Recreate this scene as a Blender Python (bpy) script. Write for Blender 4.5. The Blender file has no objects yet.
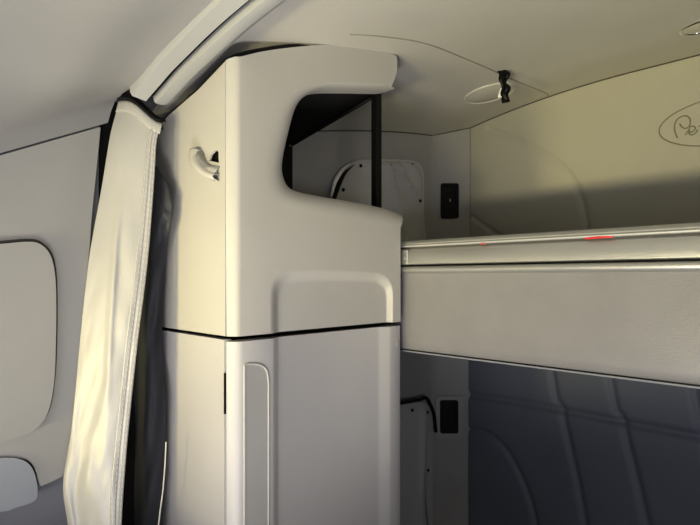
import bpy, bmesh, math, random
from mathutils import Vector, Matrix, noise
from mathutils.geometry import interpolate_bezier
random.seed(4)
C = bpy.context.scene.collection
S = math.sqrt(.5)
HZ = 278.0          # horizon row
FPX = 526.0
# ---------------------------------------------------------------- survey helpers
def ray(px, py):
    a = (px-350)/FPX; b = (HZ-py)/FPX
    return Vector((-S+S*a, S+S*a, b))
def onX(px, py, X):
    d = ray(px, py); return d*(X/d.x)
def onY(px, py, Y):
    d = ray(px, py); return d*(Y/d.y)
def onP(px, py, n, k):           # plane n.p = k
    d = ray(px, py); return d*(k/Vector(n).dot(d))
def ceil_z(x, y):
    y = min(max(y, .38), 1.70)
    base = .405+.20*(1-(max(0, 1.676-y)/1.256)**1.6)
    f = max(0, (1.676-y)/1.2)
    d = max(0, (abs(x)-.5)/.65)
    return base-(.075+.055*f)*d*d
def onC(px, py):
    d = ray(px, py); t = .3
    while t < 4:
        p = d*t
        if p.z > ceil_z(p.x, p.y): break
        t += .002
    return d*t
def smooth(a, b, x):
    t = max(0, min(1, (x-a)/(b-a))); return t*t*(3-2*t)
def catmull(pts, n=6, closed=False):
    pts = [Vector(p) for p in pts]; out = []; N = len(pts)
    rng = range(N) if closed else range(N-1)
    for i in rng:
        if closed: p0, p1, p2, p3 = pts[i-1], pts[i], pts[(i+1) % N], pts[(i+2) % N]
        else:
            p1, p2 = pts[i], pts[i+1]
            p0 = pts[i-1] if i > 0 else p1*2-p2
            p3 = pts[i+2] if i+2 < N else p2*2-p1
        for k in range(n):
            t = k/n
            out.append(.5*((2*p1)+(p2-p0)*t+(2*p0-5*p1+4*p2-p3)*t*t+(3*p1-p0-3*p2+p3)*t**3))
    if not closed: out.append(pts[-1])
    return out
def resample(pts, n):
    L = [0]
    for a, b in zip(pts, pts[1:]): L.append(L[-1]+(b-a).length)
    out = []; j = 0
    for k in range(n):
        s = L[-1]*k/(n-1)
        while j < len(L)-2 and L[j+1] < s: j += 1
        f = (s-L[j])/max(1e-9, L[j+1]-L[j])
        out.append(pts[j].lerp(pts[j+1], min(1, f)))
    return out
# ---------------------------------------------------------------- materials
def mat(name, col, rough=.6, metal=0, bump=0, bscale=600, mottle=.03, mscale=6, spec=.5, stretch=None, sheen=0):
    m = bpy.data.materials.new(name); m.use_nodes = True
    nt = m.node_tree; b = nt.nodes['Principled BSDF']
    b.inputs['Roughness'].default_value = rough; b.inputs['Metallic'].default_value = metal
    b.inputs['Specular IOR Level'].default_value = spec
    if sheen: b.inputs['Sheen Weight'].default_value = sheen
    tc = nt.nodes.new('ShaderNodeTexCoord')
    n = nt.nodes.new('ShaderNodeTexNoise'); n.inputs['Scale'].default_value = mscale; n.inputs['Detail'].default_value = 5
    nt.links.new(tc.outputs['Object'], n.inputs['Vector'])
    r = nt.nodes.new('ShaderNodeValToRGB')
    r.color_ramp.elements[0].position = .3; r.color_ramp.elements[1].position = .7
    r.color_ramp.elements[0].color = [c*(1-mottle) for c in col]+[1]
    r.color_ramp.elements[1].color = [min(1, c*(1+mottle)) for c in col]+[1]
    nt.links.new(n.outputs['Fac'], r.inputs['Fac']); nt.links.new(r.outputs['Color'], b.inputs['Base Color'])
    if bump:
        n2 = nt.nodes.new('ShaderNodeTexNoise'); n2.inputs['Scale'].default_value = bscale; n2.inputs['Detail'].default_value = 3
        if stretch:
            mp = nt.nodes.new('ShaderNodeMapping'); mp.inputs['Scale'].default_value = stretch
            nt.links.new(tc.outputs['Object'], mp.inputs['Vector']); nt.links.new(mp.outputs['Vector'], n2.inputs['Vector'])
        else: nt.links.new(tc.outputs['Object'], n2.inputs['Vector'])
        bp = nt.nodes.new('ShaderNodeBump'); bp.inputs['Strength'].default_value = bump; bp.inputs['Distance'].default_value = .001
        nt.links.new(n2.outputs['Fac'], bp.inputs['Height']); nt.links.new(bp.outputs['Normal'], b.inputs['Normal'])
    return m
M = dict(
    plastic=mat('cabinet_plastic', (.42, .408, .385), .5, bump=.25, bscale=700),
    plastic2=mat('door_plastic', (.42, .41, .412), .46, bump=.25, bscale=700),
    liner=mat('headliner_grey', (.265, .263, .262), .8, bump=.3, bscale=900),
    ceil=mat('ceiling_vinyl', (.49, .475, .435), .5, bump=.3, bscale=500),
    sidel=mat('side_vinyl', (.31, .305, .295), .7, bump=.3, bscale=500),
    rear=mat('rear_vinyl', (.35, .342, .305), .6, bump=.4, bscale=420),
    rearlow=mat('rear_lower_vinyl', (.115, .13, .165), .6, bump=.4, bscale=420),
    trim=mat('pillar_trim', (.32, .316, .305), .5, bump=.2, bscale=800),
    blue=mat('blue_grey_plastic', (.27, .29, .33), .55, bump=.2),
    darkblue=mat('dark_blue_plastic', (.17, .18, .21), .6, bump=.2),
    black=mat('black_plastic', (.003, .003, .003), .45, spec=.12),
    seam=mat('soft_seam', (.24, .23, .19), .7),
    emb=mat('emblem_relief_shade', (.17, .16, .12), .6),  # darker tone painted in as shade along the embossed lines
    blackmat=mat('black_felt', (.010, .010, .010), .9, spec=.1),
    groove=mat('seam_dark', (.05, .047, .04), .8),
    cloth=mat('dark_curtain_cloth', (.028, .030, .037), .8, bump=.5, bscale=300, mottle=.1, mscale=12),
    silver=mat('silver_curtain_vinyl', (.42, .415, .395), .46, metal=.1, bump=.35, bscale=260, mottle=.05, mscale=9),
    thread=mat('stitch_thread', (.56, .55, .51), .7),
    alu=mat('brushed_aluminium', (.42, .42, .415), .36, metal=.7, bump=.25, bscale=60, stretch=(.4, 30, 30)),
    alup=mat('painted_rail', (.38, .385, .39), .42, metal=.2, bump=.1),
    bunk=mat('bunk_vinyl', (.185, .180, .190), .36, bump=.45, bscale=170, mottle=.05, mscale=14, stretch=(1, 2.5, 6)),
    fabric=mat('cover_fabric', (.45, .445, .43), .85, bump=.5, bscale=800),
    white=mat('white_plastic', (.75, .74, .70), .4),
    chrome=mat('chrome', (.85, .85, .83), .12, metal=1),
    red=mat('red_tape', (.55, .01, .015), .4),
    lens=mat('lens', (.55, .53, .46), .25),
    seat=mat('seat_cloth', (.12, .12, .13), .9),
    dash=mat('dash_tan', (.42, .36, .25), .7),
)
# ---------------------------------------------------------------- object helpers
def link(name, bm, m, parent=None, smooth_angle=35, wn=False, bevel=0, seg=3, subs=0, recalc=True):
    if recalc: bmesh.ops.recalc_face_normals(bm, faces=bm.faces)
    me = bpy.data.meshes.new(name); bm.to_mesh(me); bm.free()
    me.materials.append(m)
    for p in me.polygons: p.use_smooth = True
    if not bevel: me.set_sharp_from_angle(angle=math.radians(smooth_angle))
    o = bpy.data.objects.new(name, me); C.objects.link(o)
    if parent: o.parent = parent; o.matrix_parent_inverse = Matrix.Translation(-parent.location)
    if bevel:
        b = o.modifiers.new('bevel', 'BEVEL'); b.width = bevel; b.segments = seg; b.limit_method = 'ANGLE'; b.angle_limit = math.radians(40)
        b.harden_normals = False
    if subs:
        s = o.modifiers.new('sub', 'SUBSURF'); s.levels = subs; s.render_levels = subs
    if wn or bevel:
        w = o.modifiers.new('wn', 'WEIGHTED_NORMAL'); w.keep_sharp = True
    return o
def tag(o, label, cat, group=None):
    o['label'] = label; o['category'] = cat
    if group: o['group'] = group
    return o
def thing(name, label, cat, loc, group=None):
    o = bpy.data.objects.new(name, None); C.objects.link(o); o.location = loc; o.empty_display_size = .05
    return tag(o, label, cat, group)
def struct(name, bm, m, **k):
    o = link(name, bm, m, **k); o['kind'] = 'structure'; return o
def box(bm, a, b):
    x0, y0, z0 = a; x1, y1, z1 = b
    v = [bm.verts.new(p) for p in ((x0,y0,z0),(x1,y0,z0),(x1,y1,z0),(x0,y1,z0),(x0,y0,z1),(x1,y0,z1),(x1,y1,z1),(x0,y1,z1))]
    for f in ((0,3,2,1),(4,5,6,7),(0,1,5,4),(1,2,6,5),(2,3,7,6),(3,0,4,7)): bm.faces.new([v[i] for i in f])
    return bm
def tube(bm, pts, r, seg=8, closed=False, rf=None):
    pts = [Vector(p) for p in pts]; N = len(pts); rings = []; up = None
    for i, p in enumerate(pts):
        if closed: t = pts[(i+1) % N]-pts[i-1]
        else: t = pts[min(i+1, N-1)]-pts[max(i-1, 0)]
        t.normalize()
        if up is None:
            up = Vector((0, 0, 1)) if abs(t.z) < .9 else Vector((1, 0, 0))
        up = (up-t*up.dot(t)).normalized(); w = t.cross(up)
        rr = rf(i/(N-1)) if rf else r
        rings.append([bm.verts.new(p+(up*math.cos(2*math.pi*k/seg)+w*math.sin(2*math.pi*k/seg))*rr) for k in range(seg)])
    for i in range(N if closed else N-1):
        a = rings[i]; b = rings[(i+1) % N]
        for k in range(seg): bm.faces.new((a[k], a[(k+1) % seg], b[(k+1) % seg], b[k]))
    if not closed:
        bm.faces.new(rings[0]); bm.faces.new(rings[-1][::-1])
    return bm
def fill(bm, loops):
    es = []
    for L in loops:
        for i in range(len(L)):
            a, b = L[i], L[(i+1) % len(L)]
            e = bm.edges.get((a, b)) or bm.edges.new((a, b)); es.append(e)
    bmesh.ops.triangle_fill(bm, use_beauty=True, use_dissolve=False, edges=es)
def slab(bm, loops, off):
    """loops of 3-D points in one plane (first outer, rest holes); extruded by off"""
    F = [[bm.verts.new(p) for p in L] for L in loops]; B = [[bm.verts.new(Vector(p)+off) for p in L] for L in loops]
    for f, b in zip(F, B):
        for i in range(len(f)):
            j = (i+1) % len(f); bm.faces.new((f[i], f[j], b[j], b[i]))
    fill(bm, F); fill(bm, B); return bm
def strip(bm, A, B):
    va = [bm.verts.new(p) for p in A]; vb = [bm.verts.new(p) for p in B]
    for i in range(len(A)-1): bm.faces.new((va[i], va[i+1], vb[i+1], vb[i]))
def loft(bm, rows, closed=False):
    R = [[bm.verts.new(p) for p in r] for r in rows]
    for a, b in zip(R, R[1:]):
        n = len(a)
        for i in range(n if closed else n-1):
            j = (i+1) % n; bm.faces.new((a[i], a[j], b[j], b[i]))
    return R
def grid(us, vs, f):
    bm = bmesh.new(); loft(bm, [[f(u, v) for u in us] for v in vs]); return bm
def lin(a, b, n): return [a+(b-a)*i/(n-1) for i in range(n)]
def solid(o, t, off=-1):
    s = o.modifiers.new('solid', 'SOLIDIFY'); s.thickness = t; s.offset = off; return o
def distpoly(p, poly):
    best = 9
    for a, b in zip(poly, poly[1:]):
        ab = (b[0]-a[0], b[1]-a[1]); ap = (p[0]-a[0], p[1]-a[1])
        t = max(0, min(1, (ap[0]*ab[0]+ap[1]*ab[1])/(ab[0]**2+ab[1]**2+1e-12)))
        dx = ap[0]-ab[0]*t; dy = ap[1]-ab[1]*t; best = min(best, dx*dx+dy*dy)
    return math.sqrt(best)

RY = 1.676; LX = -1.15
# ================================================================ SETTING
# rear wall: upper vinyl and lower quilted vinyl, with pressed seams
def rp(px, py):
    p = onY(px, py, RY); return (p.x, p.z)
def curve2(pts, n=8):
    return [(v.x, v.y) for v in catmull([Vector((a, b, 0)) for a, b in [rp(*q) for q in pts]], n)]
up_seams = [(curve2([(488,128),(512,138),(535,149),(556,161),(572,178),(581,198),(586,222),(588,260)]), .007, .011),
            (curve2([(466,213),(480,222),(500,236),(530,255)]), .006, .010)]
lo_seams = [(curve2([(462,393),(520,402),(600,417),(720,440)]), .012, .016),
            (curve2([(549,350),(553,370),(558,400)]), .009, .014), (curve2([(608,350),(612,380),(618,412)]), .009, .014),
            (curve2([(562,404),(570,440),(579,480),(588,530)]), .009, .015), (curve2([(622,414),(631,450),(641,490),(650,530)]), .009, .015),
            (curve2([(690,350),(697,400),(712,470),(724,530)]), .009, .015),
            (curve2([(464,428),(488,432),(505,446),(520,470),(532,500),(540,535)]), .009, .014)]
def rear_y(x, z, seams, split=True):
    d = 0
    for poly, dep, w in seams:
        r = distpoly((x, z), poly)
        if r < 3*w: d += dep*math.exp(-(r/w*1.4)**2)
    return d
xs = lin(-1.051, -.16, 190)+lin(-.12, 1.15, 14)
struct('wall_rear', grid(xs, lin(-.1, .64, 100), lambda x, z: (x, RY+rear_y(x, z, up_seams), z)), M['rear'], smooth_angle=180)
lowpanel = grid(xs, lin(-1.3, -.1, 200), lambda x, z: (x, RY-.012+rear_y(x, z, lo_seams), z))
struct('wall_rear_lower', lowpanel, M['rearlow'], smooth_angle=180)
# side wall and corner
zs_ = lin(-1.3, .6, 12)
bm = bmesh.new(); loft(bm, [[(LX, y, z) for y in lin(.46, 1.56, 12)] for z in zs_])
def wallcol(y):     # rounded into the corner panel
    return y
for y0, y1, x0, x1 in ((1.56, 1.577, LX, LX+.004), (1.577, 1.592, LX+.004, LX+.015)):
    loft(bm, [[(x0, y0, z), (x1, y1, z)] for z in zs_])
bmesh.ops.remove_doubles(bm, verts=bm.verts, dist=1e-5)
struct('wall_left', bm, M['sidel'], smooth_angle=80)
bm = bmesh.new(); loft(bm, [[(LX+.015, 1.592, z), (-1.06, 1.667, z), (-1.051, RY, z)] for z in zs_])
struct('wall_corner', bm, M['sidel'], smooth_angle=60)
# sleeper ceiling
bm = grid(lin(-1.155, 1.155, 90), lin(.462, 1.69, 60), lambda x, y: (x, y, ceil_z(x, y)))
struct('ceiling', bm, M['ceil'], smooth_angle=180)
# cab headliner
def seam_z(y): return .293-.5*(.374-y) if y > .1 else .156-.15*(.1-y)
HX = [-1.05, -1.035, -1.0, -.92, -.8, -.63, -.4, 0]
def head(x, y):
    a = -abs(x); s0 = seam_z(y); f = smooth(.25, .385, y)
    hi = [s0, s0+.018, s0+.045, .29+.045*f, .335+.03*f, .365+.022*f, .395+.012*f, .42]
    pts = list(zip(HX, hi))
    for (x0, z0), (x1, z1) in zip(pts, pts[1:]):
        if a <= x1: return z0+(z1-z0)*(a-x0)/(x1-x0)
    return .42
HS = [(-abs(x)) for x in lin(-1.05, 0, 60)]
def hsm(x, y):      # smoothed
    return sum(head(max(-1.05, min(0, -abs(x)+d)), y) for d in (-.04, -.02, 0, .02, .04))/5 if abs(x) < 1.01 else head(x, y)
bm = grid(lin(-1.05, 1.05, 120), lin(-1.25, .388, 70), lambda x, y: (x, y, hsm(x, y)))
struct('ceiling_front', bm, M['liner'], smooth_angle=180)
# plain cab shell behind the trim and around the camera
bm = box(bmesh.new(), (-1.12, -1.3, -1.35), (-1.09, .385, .35)); struct('wall_left_front', bm, M['darkblue'])
bm = box(bmesh.new(), (1.15, -1.3, -1.35), (1.18, 1.7, .62))
struct('wall_right', bm, M['sidel'])
bm = box(bmesh.new(), (-1.15, -1.3, -1.38), (1.18, 1.7, -1.35)); struct('floor', bm, M['seat'])
bm = box(bmesh.new(), (-1.15, -1.42, -1.35), (1.15, -1.38, -.45)); box(bm, (-1.15, -1.38, -.60), (1.15, -1.0, -.55)); struct('wall_front', bm, M['dash'])
bm = box(bmesh.new(), (-1.15, .372, -1.35), (-1.10, .474, .36)); struct('gap_shade_strip', bm, M['blackmat'])  # black sheet painting the gap beside the curtain dark
# trims: gap lines where the linings meet
def ztop(x, y): return ceil_z(x, y)
bm = bmesh.new(); tube(bm, [(x, RY-.001, ceil_z(x, RY)-.001) for x in lin(-1.051, 1.1, 40)], .0022); tr = struct('trim_1', bm, M['groove'])
bm = bmesh.new(); tube(bm, [(LX+.002, y, ceil_z(LX, y)-.001) for y in lin(.92, 1.577, 20)]+[(LX+.015, 1.592, ceil_z(LX+.015, 1.592)-.001), (-1.06, 1.667, ceil_z(-1.06, 1.667)-.001), (-1.051, RY, ceil_z(-1.051, RY)-.001)], .0018); struct('trim_2', bm, M['groove'])
bm = bmesh.new(); arc = catmull([onC(*q) for q in ((350,34),(380,36),(426,43.5),(471,61),(513,79.5),(540,90.5),(547,94),(549.5,99),(549.5,103))], 8)
tube(bm, arc, .0020); struct('trim_3', bm, M['seam'])
bm = bmesh.new(); tube(bm, [(-1.051, RY-.002, z) for z in (-1.3, .55)], .0016); struct('trim_4', bm, M['seam'])

# ================================================================ CURTAIN RAIL
rail = thing('curtain_rail', 'pale double-channel curtain rail arching up over the cab, above the silver curtain', 'curtain rail', (-.93, .42, .32))
path = catmull([Vector(p) for p in ((-.928,0,.3265),(-.88,0,.339),(-.8,0,.358),(-.618,0,.386),(-.3,0,.405),(0,0,.41),(.3,0,.405),(.618,0,.386),(.93,0,.326),(1.02,0,.292))], 10)
def sweep(prof, closed=True):
    rows = []
    for i, p in enumerate(path):
        t = (path[min(i+1, len(path)-1)]-path[max(i-1, 0)]).normalized(); n = Vector((-t.z, 0, t.x))
        rows.append([p+Vector((0, y, 0))+n*h for y, h in prof])
    bm = bmesh.new(); R = loft(bm, rows, closed); bm.faces.new(R[0]); bm.faces.new(R[-1][::-1]); return bm
link('front_channel', sweep([(.381,.0),(.384,-.006),(.408,-.010),(.411,-.006),(.411,.012),(.381,.012)]), M['alup'], rail)
link('rear_channel', sweep([(.423,.012),(.423,-.004),(.426,-.009),(.436,-.010),(.4485,-.006),(.450,-.002),(.4685,.010),(.4685,.02),(.423,.02)]), M['alup'], rail)
link('track_slot', sweep([(.410,.004),(.4235,.004),(.4235,.016),(.410,.016)]), M['blackmat'], rail)

# ================================================================ CURTAIN
cur = thing('curtain', 'silver-grey vinyl privacy curtain with dark lining, gathered at the side of the cabinet', 'curtain', (-.95, .36, -1.2))
def interp(tab, y):
    if y <= tab[0][0]: return tab[0][1]
    for (a, b), (c, d) in zip(tab, tab[1:]):
        if y <= c: return b+(d-b)*(y-a)/(c-a)
    (a, b), (c, d) = tab[-2:]; return d+(d-b)*(y-c)/(c-a)
def sm(tab, y): return sum(interp(tab, y+k) for k in (-12, -6, 0, 6, 12))/5
LE = [(98,121),(110,117),(125,112),(150,107.5),(180,103),(210,97.5),(250,90),(300,84),(350,79),(400,74.5),(440,70),(465,65),(486,62),(500,63.5),(525,68),(700,84),(1100,90)]
RE = [(98,160),(117,164),(122,162),(129,158.5),(138,156.5),(160,155.5),(200,153),(250,149),(290,144.5),(340,138),(400,131.5),(440,127.5),(490,123.5),(525,121.5),(700,116),(1100,112)]
def topy(u): return 101+22*smooth(0, 1, u)**1.2-3*math.sin(math.pi*u)
def curt(u, v, dep=0):
    y0 = topy(u); py = y0+(1050-y0)*v
    px = sm(LE, py)+(sm(RE, py)-sm(LE, py))*u
    X = -.995+.065*u
    g = smooth(100, 480, py)
    fold = .0028*math.sin(u*6.2+.9+2.6*math.sin(v*4.5))*(.35+.9*g)*smooth(0, .15, u)*smooth(1, .78, u)+.012*math.sin(math.pi*u)
    fold += .0015*math.sin(u*13+v*20)*smooth(.0, .2, u)*smooth(.8, .6, u)*g
    fold += .007*math.exp(-((u-.45-.9*(v-.18))/.07)**2)*smooth(.08, .16, v)*smooth(.34, .24, v)
    fold += .010*smooth(.26, .0, u)*smooth(400, 480, py)*math.sin(u*11)
    fold += (.0045*noise.noise(Vector((u*2.6-v*9, v*13, 3)))+.0022*noise.noise(Vector((u*6+v*14, v*24, 8))))*smooth(0, .12, u)*smooth(1, .8, u)*(.4+g)
    X += (fold+dep)*.8
    d = ray(px, py); p = d*(X/d.x)
    return p
UN, VN = 70, 260
front = link('front_panel', grid(lin(0, .80, UN), lin(0, 1, VN), lambda u, v: curt(u, v)), M['silver'], cur, smooth_angle=180); solid(front, .002, 1)
hem = link('edge_hem', grid(lin(.79, 1.0, 24), lin(0, 1, VN), lambda u, v: curt(u, v, .003+.0022*abs(math.sin((u-.79)/.21*math.pi*2))**.6)), M['silver'], cur, smooth_angle=180); solid(hem, .003, 1)
top = link('top_band', grid(lin(-.02, 1.03, 40), lin(0, .0115, 6), lambda u, v: curt(u, v, .004+.002*math.sin(v/.0115*math.pi))), M['silver'], cur, smooth_angle=180); solid(top, .003, 1)
top['label'] = 'folded stitched top band'
st = bmesh.new()
for uu in (.81, .868, .932, .975):
    for k in range(150):
        v = .012+k*.0062
        if v > .97: break
        a, b = curt(uu, v, .0058), curt(uu, v+.0038, .0058)
        tube(st, [a, b], .0006, 5)
s = link('stitching', st, M['thread'], cur); s['kind'] = 'stuff'
# dark lining bunched behind the silver front
DR = [(125,150),(150,150),(165,154),(175,161),(183,169),(200,173),(225,170),(245,166),(270,165),(300,163),(330,162),(370,163),(400,166),(440,166),(480,165),(525,162),(700,160),(1100,160)]
def dark(u, v):
    py = 118+(1050-118)*v; px = 112+(sm(DR, py)-112)*u
    y = .455+.005*math.sin(u*12+4*v+2*math.sin(v*6))*smooth(0, .2, v+.05)+.006*noise.noise(Vector((u*5+v*10, v*22, 1)))
    y += .009*math.exp(-((py-208)/34)**2)*smooth(.6, .9, u)*(noise.noise(Vector((u*9, v*110, 5)))-.6)
    return onY(px, py, min(y, .468))
dk = link('dark_lining', grid(lin(0, 1, 80), lin(0, 1, 200), dark), M['cloth'], cur, smooth_angle=180)
pl = bmesh.new(); tube(pl, [onY(px, py, .43) for px, py in ((166,442),(165,465),(163,490),(160,512),(157,540))], .0012); link('piping', pl, M['thread'], cur)
cp = bmesh.new(); rows = []
for u in lin(-.04, 1.02, 16):
    p = curt(u, 0); q = p+Vector((-.004, .004, .0)); t = Vector((0, 0, .017-.006*u))
    rows.append([p+Vector((-.006, .006, -.01)), p+Vector((.004, -.003, .004)), q+t, q+t+Vector((-.012, .012, 0))])
loft(cp, rows); o = link('hook_tape', cp, M['blackmat'], cur); solid(o, .003)

# ================================================================ SIDE TRIM (left foreground)
def tX(px, py, X=-1.05): return onX(px, py, X)
tp = thing('side_trim_panel', 'grey moulded pillar trim panel with a raised pad, left of the silver curtain', 'trim panel', (-1.09, .2, -.3))
outl = [Vector((-1.05, y, seam_z(y)-.003)) for y in lin(-.5, .372, 20)]
outl += catmull([tX(*q) for q in ((101,127),(99.5,145),(96,180),(92.5,215),(90,250),(85.5,300),(82,340),(78,380),(74,420),(70,450),(65.5,470),(62,477))], 3)[0:]
outl += [tX(*q) for q in ((52,482),(40.5,487))]
outl += catmull([tX(*q) for q in ((38,480),(35,469),(29,461.5),(21,458.5),(10,457.5),(0,457.5))], 4)
zb = tX(0, 457.5).z
outl += [Vector((-1.05, -.1, zb)), Vector((-1.05, -.5, zb))]
bm = slab(bmesh.new(), [outl], Vector((-.045, 0, 0))); link('panel', bm, M['trim'], tp, bevel=.010, seg=4)
pad = catmull([tX(*q, -1.048) for q in ((-60,248),(0,244),(25,242),(38,244),(48,254),(53,272),(54.5,300),(54,350),(52,385),(46,412),(34,428),(15,437),(0,440),(-60,448))], 6)
bm = slab(bmesh.new(), [pad], Vector((.010, 0, 0))); link('raised_pad', bm, M['trim'], tp, bevel=.006, seg=4)
bm = bmesh.new(); tube(bm, catmull([tX(*q, -1.0495) for q in ((-60,246.5),(0,242.5),(26,240.5),(39,242.5),(50,253),(54.5,271),(56,300),(55.5,352),(53,388),(48,412),(36,428))], 6), .0028, rf=lambda t: .0004+.0026*(1-t**4))
link('pad_shadow_line', bm, M['groove'], tp)  # dark tube drawn as the shadow beside the raised pad
ar = catmull([onX(*q, -1.045) for q in ((-90,462),(0,458),(19,459),(30,465),(36,478),(37.5,494),(33,502),(15,508),(0,512),(-90,520))], 5)
bm = slab(bmesh.new(), [ar], Vector((-.05, 0, 0)))
tag(link('armrest', bm, M['blue'], bevel=.014, seg=5), 'rounded blue-grey moulded armrest at the lower left, under the pillar trim panel', 'armrest')

# ================================================================ STORAGE CABINET
AX = -.75; CY = .475
cab = thing('storage_cabinet', 'tall cream moulded storage cabinet with an open upper shelf and a lower door', 'cabinet', (-.95, .69, -1.35))
def cx(px, py, X=AX): return onX(px, py, X)
ZB = -.0975                                     # bottom of the upper shell
def xb(px): p = cx(px, 300); return Vector((AX, p.y, ZB))
topc = catmull([cx(*q) for q in ((241,56.5),(262,51.5),(290,47.5),(320,45),(345,45.5),(370,48.5),(390,53.5),(397,56.5))], 4)
tip = [cx(*q) for q in ((397.3,62),(397,72),(394.3,80))]
outer = catmull([cx(*q) for q in ((391.7,87),(386,84.5),(370,83),(345,82),(320,83),(300,89),(283,104),(272,130),(265,160),(267,186),(279,202),(305,210),(345,217),(380,223),(400.5,228))], 8)
inner = catmull([cx(*q, AX-.030) for q in ((389.3,91),(384,91.3),(370,91),(345,90.5),(320,91),(303,97),(293,109),(285.5,136),(280,163),(281,178),(288,188.5),(305,194),(345,201),(378,207.5),(397,214))], 8)
outer = resample(outer, 100); inner = resample(inner, 100)
ro = [xb(393)]+catmull([cx(*q) for q in ((393,320),(393,295),(391,283),(383,274.5),(370,272),(330,270),(292,271),(279,274.5),(272,283),(270.5,296),(270.5,320))], 6)+[xb(270.5)]
RD = AX-.013
ri_ = catmull([cx(*q, RD) for q in ((386,320),(386,299),(384,290),(377,284.5),(366,283),(330,282),(298,283.5),(287,286),(281,292),(279.5,303),(279.5,320))], 6)
def xbi(px): p = cx(px, 300, RD); return Vector((RD, p.y, ZB))
ri = [xbi(386)]+ri_+[xbi(279.5)]
ro = resample(ro, 90); ri = resample(ri, 90)
bm = bmesh.new()
c0 = cx(241, 300)
right = [Vector((AX, cx(400.5, 300).y, z)) for z in (.0, ZB)]
face = topc+tip+outer+right+ro+[Vector((AX, c0.y, ZB))]
F = [bm.verts.new(p) for p in face]; fill(bm, [F])
# fillet round the opening
K = 7; rows = []
for k in range(K+1):
    t = k/K; rows.append([Vector((AX-.030*(1-math.cos(t*math.pi/2))*1.0, 0, 0))+Vector((0, a.y+(b.y-a.y)*math.sin(t*math.pi/2)**.9, a.z+(b.z-a.z)*math.sin(t*math.pi/2)**.9)) for a, b in zip(outer, inner)])
rows.append([Vector((AX-.038, p.y, p.z)) for p in inner]); rows.append([Vector((AX-.055, p.y, p.z)) for p in inner])
loft(bm, rows)
# pull recess
rows = []
for k in range(K+1):
    t = k/K; s = smooth(0, 1, t); rows.append([Vector((AX+(RD-AX)*s, a.y+(b.y-a.y)*t, a.z+(b.z-a.z)*t)) for a, b in zip(ro, ri)])
loft(bm, rows)
F = [bm.verts.new(p) for p in ri]; fill(bm, [F])
# chamfered front corner
col = [Vector((AX, c0.y, ZB)), topc[0]]
zt = topc[0].z
cor = [(AX, c0.y), (AX-.0035, c0.y-.009), (AX-.0175+.004, CY+.002), (AX-.0185, CY)]
loft(bm, [[Vector((x, y, ZB)), Vector((x, y, zt-.006*i/3))] for i, (x, y) in enumerate(cor)])
# returned edges
def ret(pts, d=Vector((-.05, 0, 0))): strip(bm, pts, [p+d for p in pts])
ret(topc+tip+[outer[0], Vector((AX-.030, inner[0].y, inner[0].z))]); ret([outer[-1]]+right)
ret([right[-1]]+ro); ret([ro[-1], Vector((AX, c0.y, ZB)), Vector((AX-.0185, CY, ZB))], Vector((-.05, .03, 0)))
bmesh.ops.remove_doubles(bm, verts=bm.verts, dist=1e-4)
link('upper_shell', bm, M['plastic'], cab, smooth_angle=50, wn=True)
# upper side panel with hook recess
SX = AX-.0202
hole = [onY(*q, CY) for q in ((209,160.5),(210.5,155),(214,151),(217,150),(218.6,152),(218.8,163)) ]
cup_o = [onY(*q, CY) for q in ((193.5,150.5),(205,149),(209,143),(217,141),(220.5,146),(220.5,176),(214,180.5),(207,179),(199,172),(194.5,163))]
topo = [Vector((SX, CY, zt-.007)), Vector((-.86, CY, .338)), Vector((-.975, CY, .317)), Vector((-1.07, CY, .290)), Vector((-1.148, CY, .262))]
bm = slab(bmesh.new(), [[Vector((SX, CY, ZB)), *topo, Vector((-1.148, CY, ZB))], hole], Vector((0, .004, 0)))
link('upper_side_panel', bm, M['plastic'], cab)
bm = slab(bmesh.new(), [[p+Vector((0, .013, 0)) for p in cup_o]], Vector((0, .003, 0))); link('recess_shade_plate', bm, M['blackmat'], cab)  # black plate painting shade into the hook hole
hk = bmesh.new()
oc = catmull([onY(*q, CY) for q in ((194,150),(195,160),(199,168.5),(206,175.5),(213,179.5),(219.5,180.5))], 6)
ic = catmull([onY(*q, CY) for q in ((201.5,150),(202.5,157),(205.5,163),(210,168.5),(215,173),(219.5,175.5))], 6)
n = len(oc); rows = []
for i in range(n):
    w = math.sin(math.pi*(.18+.64*i/(n-1)))
    a, b = oc[i], ic[i]; h = .016*w+.004
    rows.append([a, a.lerp(b, .2)+Vector((0, -h*.75, 0)), a.lerp(b, .55)+Vector((0, -h, 0)), b+Vector((0, -h*.85, 0)), b+Vector((0, .002, 0))])
loft(hk, rows); sc0 = [onY(*q, CY-.001) for q in ((203,151),(207,162),(211,165),(219.5,166))]; strip(hk, [rows[k][3] for k in (2, n//3, 2*n//3, n-2)], sc0); hko = link('coat_hook', hk, M['plastic'], cab, smooth_angle=180); solid(hko, .002, 1)
# lower side panel
bm = slab(bmesh.new(), [[Vector((SX-.0035, CY, -.104)), Vector((-1.148, CY, -.104)), Vector((-1.148, CY, -1.34)), Vector((SX-.0035, CY, -1.34))]], Vector((0, .014, 0)))
link('lower_side_panel', bm, M['plastic2'], cab)
sl = [onY(227, 374, CY-.001), onY(227, 415, CY-.001)]
bm = box(bmesh.new(), (SX-.0036, CY-.0008, sl[1].z), (SX-.0002, CY+.004, sl[0].z)); link('latch_slot', bm, M['black'], cab)
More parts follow.
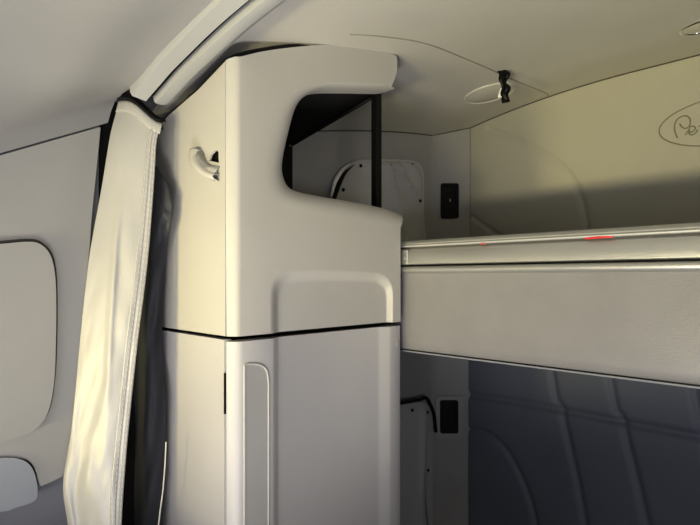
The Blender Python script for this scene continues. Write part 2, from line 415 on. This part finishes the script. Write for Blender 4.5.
# black core box painting shade into the gaps, shelf, back and sloping top
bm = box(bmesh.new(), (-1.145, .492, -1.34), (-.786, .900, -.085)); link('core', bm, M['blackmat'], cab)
bm = box(bmesh.new(), (-1.127, .491, .085), (-.807, .905, .098)); link('shelf', bm, M['plastic2'], cab)
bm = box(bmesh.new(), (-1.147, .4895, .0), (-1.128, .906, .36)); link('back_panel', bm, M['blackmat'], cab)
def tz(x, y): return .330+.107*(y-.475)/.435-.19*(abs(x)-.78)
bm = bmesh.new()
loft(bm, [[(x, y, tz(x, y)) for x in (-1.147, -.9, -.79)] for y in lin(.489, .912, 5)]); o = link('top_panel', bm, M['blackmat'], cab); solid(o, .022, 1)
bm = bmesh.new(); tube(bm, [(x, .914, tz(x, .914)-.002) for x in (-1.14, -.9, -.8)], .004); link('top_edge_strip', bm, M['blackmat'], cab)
# square black rear post
pz0, pz1 = .0985, .425
bm = box(bmesh.new(), (-.821, .889, pz0), (-.802, .906, pz1)); link('post', bm, M['black'], cab, bevel=.002)
# black tube painting the dark gap over the shell
bm = bmesh.new(); gp = [Vector((-1.1, CY+.004, .285))]+[p+Vector((0, .006, .004)) for p in topo[::-1][1:]]+[p+Vector((-.012, 0, .005)) for p in topc]
tube(bm, gp, .004); link('top_gap_shade', bm, M['black'], cab)
# lower door
ZT = -.1065; ZD = -1.33
Y = lambda px, X=AX: cx(px, 300, X).y
prof = [(AX-.030, CY+.012), (AX-.0185, CY+.001), (AX-.015, CY+.0015), (AX-.002, Y(239)), (AX, Y(243)), (AX, Y(272)), (AX-.0015, Y(275)), (AX-.0095, Y(280)), (AX-.012, Y(283.5)),
        (AX-.012, Y(381)), (AX-.0095, Y(384)), (AX-.001, Y(389)), (AX, Y(391)), (AX, Y(397.5)), (AX-.003, Y(401)), (AX-.03, Y(401)+.001)]
bm = bmesh.new(); R = loft(bm, [[Vector((x, y, z)) for x, y in prof] for z in (ZD, ZT)], True); bm.faces.new(R[0]); bm.faces.new(R[1][::-1])
door = link('door', bm, M['plastic2'], cab, smooth_angle=50)
dh = [cx(*q, AX+.0005) for q in ((244.5,1100),(244.5,365.5))]+catmull([cx(*q, AX+.0005) for q in ((247,364),(256,364),(263,366.5),(267,372),(268.5,382))], 6)+[cx(268.5, 1100, AX+.0005)]
for p in dh: p.z = max(p.z, -1.25)
bm = bmesh.new(); tube(bm, dh, .0020, closed=True); g1 = link('handle_rim', bm, M['plastic'], door)
bm = slab(bmesh.new(), [[p+Vector((.0002, 0, 0)) for p in dh]], Vector((-.002, 0, 0))); link('grip_strip', bm, M['trim'], door)
bm = bmesh.new(); tube(bm, [Vector((AX+.0006, Y(397.5)+.002*math.cos(a)*1.2, cx(397.5, 344).z+.006*math.sin(a))) for a in lin(0, 5.6, 14)], .0008)
link('door_clip', bm, M['alu'], door)

# ================================================================ UPPER BUNK
BY = .93
bk = thing('upper_bunk', 'fold-down upper bunk with grey vinyl front panel and aluminium edge rails', 'bunk', (0, 1.3, -.165))
X0, X1 = -1.10, 1.13
def extr(prof, x0=X0, x1=X1, n=2):
    bm = bmesh.new(); R = loft(bm, [[Vector((x, BY+y, z)) for y, z in prof] for x in lin(x0, x1, n)], True); bm.faces.new(R[0]); bm.faces.new(R[-1][::-1]); return bm
link('front_panel', extr([(.004,.012),(.002,-.02),(.000,-.08),(.001,-.14),(.004,-.158),(.010,-.1635),(.03,-.1635),(.03,.012)]), M['bunk'], bk, smooth_angle=60)
link('bottom_edge', extr([(.008,-.1620),(.008,-.1645),(.03,-.1645),(.03,-.1620)]), M['black'], bk)
link('bottom_strip', extr([(.005,-.1645),(.005,-.1675),(.05,-.1675),(.05,-.1645)]), M['darkblue'], bk)
link('lower_moulding', extr([(.004,.0095),(-.003,.0115),(-.0065,.017),(-.006,.022),(-.002,.0255),(.02,.0255),(.02,.0095)]), M['alu'], bk, smooth_angle=70)
link('rail_gap', extr([(.004,.024),(.004,.031),(.03,.031),(.03,.024)]), M['black'], bk)
link('side_rail', extr([(.003,.0295),(-.003,.031),(-.0035,.040),(-.001,.052),(.003,.0625),(.006,.0655),(.03,.0655),(.03,.0295)]), M['alu'], bk, smooth_angle=70)
link('rail_groove', extr([(.006,.064),(.006,.0695),(.03,.0695),(.03,.064)]), M['groove'], bk)
link('top_lip', extr([(.004,.0690),(-.001,.0700),(-.0015,.0725),(.001,.0745),(.0035,.075),(.004,.0775),(.012,.0835),(.022,.0855),(.04,.0865),(.06,.084),(.06,.069)]), M['alup'], bk, smooth_angle=40)
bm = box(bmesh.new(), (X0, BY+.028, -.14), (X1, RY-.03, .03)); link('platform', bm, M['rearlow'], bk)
for a, b, r in ((585, 613, .0019), (481, 485, .0016), (573, 610, .0010)):
    p, q = onY(a, 240, BY-.001), onY(b, 240, BY-.001)
    bm = bmesh.new(); tube(bm, [(p.x, BY+.001, .0675+(.001 if a > 500 else 0)), ((p.x+q.x)/2, BY-.0015, .069), (q.x, BY+.001, .069)], r, rf=None)
    if a == 573: bm.free(); continue
    o = link('red_marker', bm, M['red'], bk); o['label'] = 'small red strip in the rail groove'
p = onY(404.5, 256, BY-.006)
bm = box(bmesh.new(), (p.x-.012, BY-.006, .030), (p.x+.008, BY+.002, .064)); link('end_bracket', bm, M['alu'], bk, bevel=.002)
bm = bmesh.new(); bmesh.ops.create_cone(bm, cap_ends=True, segments=14, radius1=.005, radius2=.0035, depth=.004, matrix=Matrix.Translation((p.x, BY-.007, .045))@Matrix.Rotation(math.pi/2, 4, 'X'))
link('screw', bm, M['alu'], bk)

# ================================================================ WINDOW COVERS
def cover(name, label, outline, snaps, folds, zmin, glass=None):
    t = thing(name, label, 'window cover', (LX+.01, 1.3, zmin), 'snapped fabric window covers')
    X = LX+.010
    L = catmull([onX(*q, X) for q in outline], 5)
    for p in L: p.z = max(p.z, zmin)
    bm = slab(bmesh.new(), [[p+Vector((-.010, 0, 0)) for p in L]], Vector((.004, 0, 0))); link('frame', bm, M['white'] if glass else M['sidel'], t)
    # fabric: radial cloth, puckered
    c = sum(L, Vector())/len(L); rows = []
    for k in range(1, 15):
        f = k/14
        row = []
        for i, p in enumerate(L):
            q = c.lerp(p, f*.985); pk = .0
            for (fy, fz, sl, amp, w) in folds:
                dd = (q.y-fy)-sl*(q.z-fz); pk += amp*math.exp(-(dd/w)**2)
            q.x = X+.004+pk*smooth(1.0, .8, f)+.004*smooth(1, .9, f); row.append(q)
        rows.append(row)
    bm = bmesh.new(); R = loft(bm, rows, True); cv = bm.verts.new((X+.008, c.y, c.z))
    for i in range(len(R[0])): bm.faces.new((cv, R[0][i], R[0][(i+1) % len(R[0])]))
    link('fabric', bm, M['fabric'], t, smooth_angle=180)
    bm = bmesh.new(); tube(bm, [p+Vector((.003, 0, 0)) for p in L], .003, closed=True); link('bound_edge', bm, M['fabric'], t)
    for s in snaps:
        p = onX(*s, X+.006)
        bm = bmesh.new(); bmesh.ops.create_uvsphere(bm, u_segments=12, v_segments=8, radius=.0055, matrix=Matrix.Translation((X+.012, p.y, p.z))@Matrix.Diagonal((.8, 1, 1, 1)))
        link('snap', bm, M['black'], t)
    return t
cu = cover('window_cover', 'grey snapped fabric window cover above the bunk, seen through the cabinet opening',
      ((332,205),(335,190),(340,177),(347,167),(356,161.5),(370,160),(400,160.5),(414,162),(420,167),(422.5,178),(422.5,215),(422,320),(330,320)),
      ((359.5,166),(389,166),(411,165),(419,201),(342,190)),
      ((1.30,.36,-.35,.026,.018),(1.36,.36,-.9,.028,.016),(1.43,.38,-1.3,.024,.014),(1.22,.3,.1,.008,.025)), -.10)
bm = bmesh.new(); cr = catmull([onX(*q, LX+.024) for q in ((331,197),(335,182),(342,170.5),(350,163.5))], 6)
tube(bm, cr, .005, rf=lambda t: .0015+.005*math.sin(math.pi*min(1, t+.05))); lo = link('pane_light_sliver', bm, M['white'], cu)  # white tube painted as daylight showing past the cover edge
bm = bmesh.new(); cr = catmull([onX(*q, LX+.022) for q in ((331,212),(335,196),(339,184),(345,173),(354,165)) ], 6)
tube(bm, cr, .005, rf=lambda t: .0015+.006*math.sin(math.pi*min(1, t+.05))); link('gap', bm, M['black'], cu)
lc = cover('window_cover', 'dark grey snapped cover on the lower side hatch, beneath the bunk',
      ((380,405),(403,403.5),(418,402.5),(424,403.5),(429,409),(431,420),(431,480),(431,900),(380,900)),
      ((411,410),(426,412),(427,470)), ((1.50,-.5,.05,.01,.02),), -1.2)
bm = bmesh.new(); tube(bm, catmull([onX(*q, LX+.03) for q in ((395,404),(418,400),(426,398),(430,404),(434,415),(436,432))], 6), .006)
link('rubber_seal', bm, M['black'], lc)

# ================================================================ SWITCH PANELS on the corner
NP = Vector((1, -1, 0)).normalized()
kpl = Vector((LX+.015, 1.592, 0)).dot(NP)
def onK(px, py, off=0): return onP(px, py, NP, kpl+off)
def switch(label, x0, y0, x1, y1, bezel, lit):
    t = thing('switch_panel', label, 'switch panel', onK((x0+x1)/2, y1), 'black corner panels above and below the bunk')
    def rr(m, off, r):
        a, b = onK(x0-m, y0-m, off), onK(x1+m, y1+m, off); tx = Vector((1, 1, 0)).normalized()
        L = []; W = (Vector((b.x, b.y, 0))-Vector((a.x, a.y, 0))).length; H = a.z-b.z
        for (cxx, czz, s) in ((W-r, -r, 0), (r, -r, 1), (r, -H+r, 2), (W-r, -H+r, 3)):
            for k in range(5):
                an = math.pi/2*(s+k/4); L.append(a+tx*(cxx+r*math.cos(an))+Vector((0, 0, czz+r*math.sin(an))))
        return L
    if bezel: link('surround', slab(bmesh.new(), [rr(4.5, .0, .012)], NP*.008), M['trim'], t, bevel=.002)
    o = .008 if bezel else 0
    hL = rr(-3, o, .004)
    link('bezel', slab(bmesh.new(), [rr(0, o, .008), [Vector(p) for p in hL]], NP*.008), M['black'], t, bevel=.0015)
    link('face', slab(bmesh.new(), [[p-NP*.001 for p in rr(-2.5, o, .004)]], NP*.004), M['black'], t)
    m = onK((x0+x1)/2+.5, (y0+y1)/2, o+.004)
    bm = bmesh.new(); bmesh.ops.create_uvsphere(bm, u_segments=12, v_segments=8, radius=.0032, matrix=Matrix.Translation(m))
    tube(bm, [m, m+Vector((0, 0, .010))], .0015, rf=lambda t: .0022*(1-t)+.0003)
    link('toggle', bm, M['chrome'] if lit else M['black'], t)
    return t
switch('black rectangular switch panel above the bunk, with a tiny silver toggle', 440.5, 183.5, 458.5, 218.5, False, True)
switch('black switch panel in a grey surround below the bunk', 440, 400, 458, 433, True, False)

# ================================================================ CEILING LAMP, STRAP, RIGHT FIXTURE
def oval_fix(name, label, cat, e0, e1, s0, s1, ring_m, lens_m, r, dish):
    a, b, c, d = onC(*e0), onC(*e1), onC(*s0), onC(*s1)
    ctr = (a+b)/2; U = (b-a)/2; V = (d-c)/2; V = V-U*(V.dot(U)/U.length_squared); N = U.cross(V).normalized()
    if N.z > 0: N = -N
    t = thing(name, label, cat, ctr)
    an = lin(0, 2*math.pi, 49)[:-1]
    ring = [ctr+U*math.cos(q)+V*math.sin(q)+N*.002 for q in an]
    bm = bmesh.new(); tube(bm, ring, r, closed=True); link('bezel', bm, ring_m, t, smooth_angle=180)
    rows = [[ctr+(U*math.cos(q)+V*math.sin(q))*f+N*(.001+dish*(1-f*f)) for q in an] for f in (.97, .85, .65, .4, .15)]
    bm = bmesh.new(); R = loft(bm, rows, True); bm.faces.new(R[-1]); link('lens', bm, lens_m, t, smooth_angle=180)
    return t
oval_fix('ceiling_lamp', 'oval lamp moulded into the ceiling corner beside the black strap', 'lamp', (467,101.5), (514,84), (486.5,86), (492.5,101), M['ceil'], M['ceil'], .0035, .010)
oval_fix('map_light', 'chrome-rimmed oval light on the ceiling at the right edge', 'lamp', (682,33.5), (742,12), (709,17), (714,28.5), M['chrome'], M['lens'], .0035, .003)
p0 = onC(500, 71); sc = p0.dot(Vector((-S, S, 0)))/FPX
st = thing('strap', 'short tangled black strap dangling from the ceiling by the oval lamp', 'strap', p0)
Rt = Vector((S, S, 0)); Fw = Vector((-S, S, 0))
def sp(dx, dy, f=0): return p0+Rt*(dx*sc)+Vector((0, 0, -dy*sc))-Fw*f
for path_, w in ((((0,0,0),(2,4,.006),(1,10,.01),(4,17,.004),(3,24,.01),(6,32,.006)), .0095), (((5,0,.002),(6,6,.012),(3,12,.002),(7,18,.012),(4,26,.004),(4,33,.01)), .008)):
    cen = catmull([sp(*q) for q in path_], 8); rows = []
    for i, c in enumerate(cen):
        a = .45*math.sin(i*.22+w*300); rows.append([c-(Rt*math.cos(a)+Fw*math.sin(a))*w, c-Fw*.002, c+(Rt*math.cos(a)+Fw*math.sin(a))*w])
    bm = bmesh.new(); loft(bm, rows); o = link('webbing', bm, M['black'], st, smooth_angle=180); solid(o, .003, 0)
bm = slab(bmesh.new(), [[sp(*q, .008) for q in ((0,18),(3,19),(2,27),(-3,27.5),(-2,23))]], Fw*.002); o = link('tag', bm, M['white'], st); o['label'] = 'small white tag'

# ================================================================ EMBLEM on the rear wall
em = thing('oval_emblem', 'raised oval emblem with script lettering on the upper rear wall, cut by the frame', 'emblem', (-.265, RY, .36))
ec = Vector((-.268, RY-.002, .4165)); ea, eb = .167, .0655
bm = bmesh.new(); tube(bm, [ec+Vector((ea*math.cos(q), 0, eb*math.sin(q))) for q in lin(0, 2*math.pi, 73)[:-1]], .0016, closed=True); link('border', bm, M['emb'], em, smooth_angle=180)
def glyph(strokes, ox, sx, name='letter'):
    bm = bmesh.new()
    for s_ in strokes:
        pts = catmull([Vector((ox+x*sx, RY-.002, .375+z*sx)) for x, z in s_], 6); tube(bm, pts, .0017, 6)
    o = link(name, bm, M['emb'], em, smooth_angle=180)
def lp(px, py): p = onY(px, py, RY); return (p.x, p.z-.375)
glyph([[lp(*q) for q in ((677.5,138),(675,131),(675,124),(679,118),(686,116),(690,119),(690,125),(686,128.5),(682,127),(680,124))]], 0, 1)
glyph([[lp(*q) for q in ((685.5,135),(688.5,131),(690.5,127),(694,126.5),(695.5,129),(692,132),(689,131.5),(690,134.5),(694,134.5),(698,130))]], 0, 1)
k = .034; base = -.338
glyph([[(0, 1.05), (-.1, .3), (.05, 0), (.35, .1)], [(-.28, 1.05), (.3, 1.2), (1.6, 1.35)]], base+.008, k)
glyph([[(0, .1), (.4, .35), (.35, .6), (.1, .55), (.05, .15), (.3, 0), (.6, .15)]], base+.026, k)
glyph([[(0, .15), (.15, .6), (.2, .55), (.45, .6), (.4, .15), (.6, .05)]], base+.048, k)
glyph([[(0, .1), (.35, .8), (.3, 1.35), (.1, 1.2), (.05, .1), (.35, 0), (.45, .4), (.2, .5)]], base+.070, k)
glyph([[(0, .55), (.05, .1), (.3, .05)], [(.05, .85), (.08, .9)]], base+.092, k)
glyph([[(0, .1), (.3, .8), (.25, 1.35), (.08, 1.2), (.08, .1), (.3, .05)]], base+.106, k)
glyph([[(0, 1.1), (.02, .2), (.2, 0), (.5, .1)], [(-.15, .8), (.35, .9)]], base+.124, k)

# ================================================================ unseen seats added behind the camera to shade the lower cab
def seat(cx_, label):
    t = thing('shade_seat', label, 'seat', (cx_, -.45, -1.3))
    bm = box(bmesh.new(), (cx_-.26, -.30, -.95), (cx_+.26, -.14, SEATZ-(.06 if cx_ < -.3 else 0))); link('backrest', bm, M['seat'], t, bevel=.05, seg=4)
    bm = box(bmesh.new(), (cx_-.26, -.80, -.98), (cx_+.26, -.28, -.85)); link('cushion', bm, M['seat'], t, bevel=.04, seg=4)
    bm = box(bmesh.new(), (cx_-.18, -.70, -1.35), (cx_+.18, -.32, -.98)); link('base', bm, M['black'], t, bevel=.02)
SEATZ = -.41
seat(-.62, 'added unseen seat block on the driver side, shading the cab'); seat(.62, 'added unseen seat block on the passenger side, shading the cab'); seat(-.02, 'added unseen seat block in the middle, shading the cab')

# ================================================================ LIGHT
def area(name, loc, target, sx, sy, e, col, spread=180):
    l = bpy.data.lights.new(name, 'AREA'); l.shape = 'RECTANGLE'; l.size = sx; l.size_y = sy; l.energy = e; l.color = col; l.spread = math.radians(spread)
    o = bpy.data.objects.new(name, l); C.objects.link(o); o.location = loc
    o.rotation_euler = (Vector(target)-Vector(loc)).to_track_quat('-Z', 'Y').to_euler(); return o
area('windshield_daylight', (.30, -1.32, -.30), (0, 1, -.1), 1.2, .24, 3.5, (.95, .95, 1.0))
area('side_window_daylight', (1.12, -.35, -.34), (-1, .25, -.10), .65, .22, 11, (.97, .95, 1.0))
area('dash_daylight', (.15, -1.10, -.46), (-.2, 1, .35), 1.1, .14, 9.5, (1.0, .97, 1.0))
area('dash_sunlight', (.0, -1.05, -.46), (-.2, 1.15, .80), .40, .12, 4.6, (1.0, .88, .34), 62)
area('cabinet_warm_fill', (-.70, -1.05, -.48), (-.86, .475, -.04), .25, .10, 1.05, (1.0, .85, .38), 36)  # added narrow lamp, warms the cabinet side face
area('low_upward_fill', (-.25, -.10, -.75), (-.50, .45, .4), .30, .30, 5.4, (1.0, .96, .94), 110)  # added lamp below the view, brightens curtain and ceiling from underneath
w = bpy.data.worlds.new('world'); bpy.context.scene.world = w; w.use_nodes = True
w.node_tree.nodes['Background'].inputs[0].default_value = (.8, .86, 1, 1); w.node_tree.nodes['Background'].inputs[1].default_value = .04

# ================================================================ CAMERA
cd = bpy.data.cameras.new('camera'); co = bpy.data.objects.new('camera', cd); C.objects.link(co)
cd.sensor_width = 36; cd.sensor_fit = 'HORIZONTAL'; cd.lens = FPX/700*36; cd.shift_y = (HZ-262.5)/700; cd.clip_start = .02
co.location = (0, 0, 0); co.rotation_euler = (math.pi/2, 0, math.radians(45))
sc_ = bpy.context.scene; sc_.camera = co
vs = sc_.view_settings; vs.view_transform = 'Standard'; vs.look = 'None'; vs.exposure = .14; vs.gamma = 1
try: vs.use_curve_mapping = False
except Exception: pass
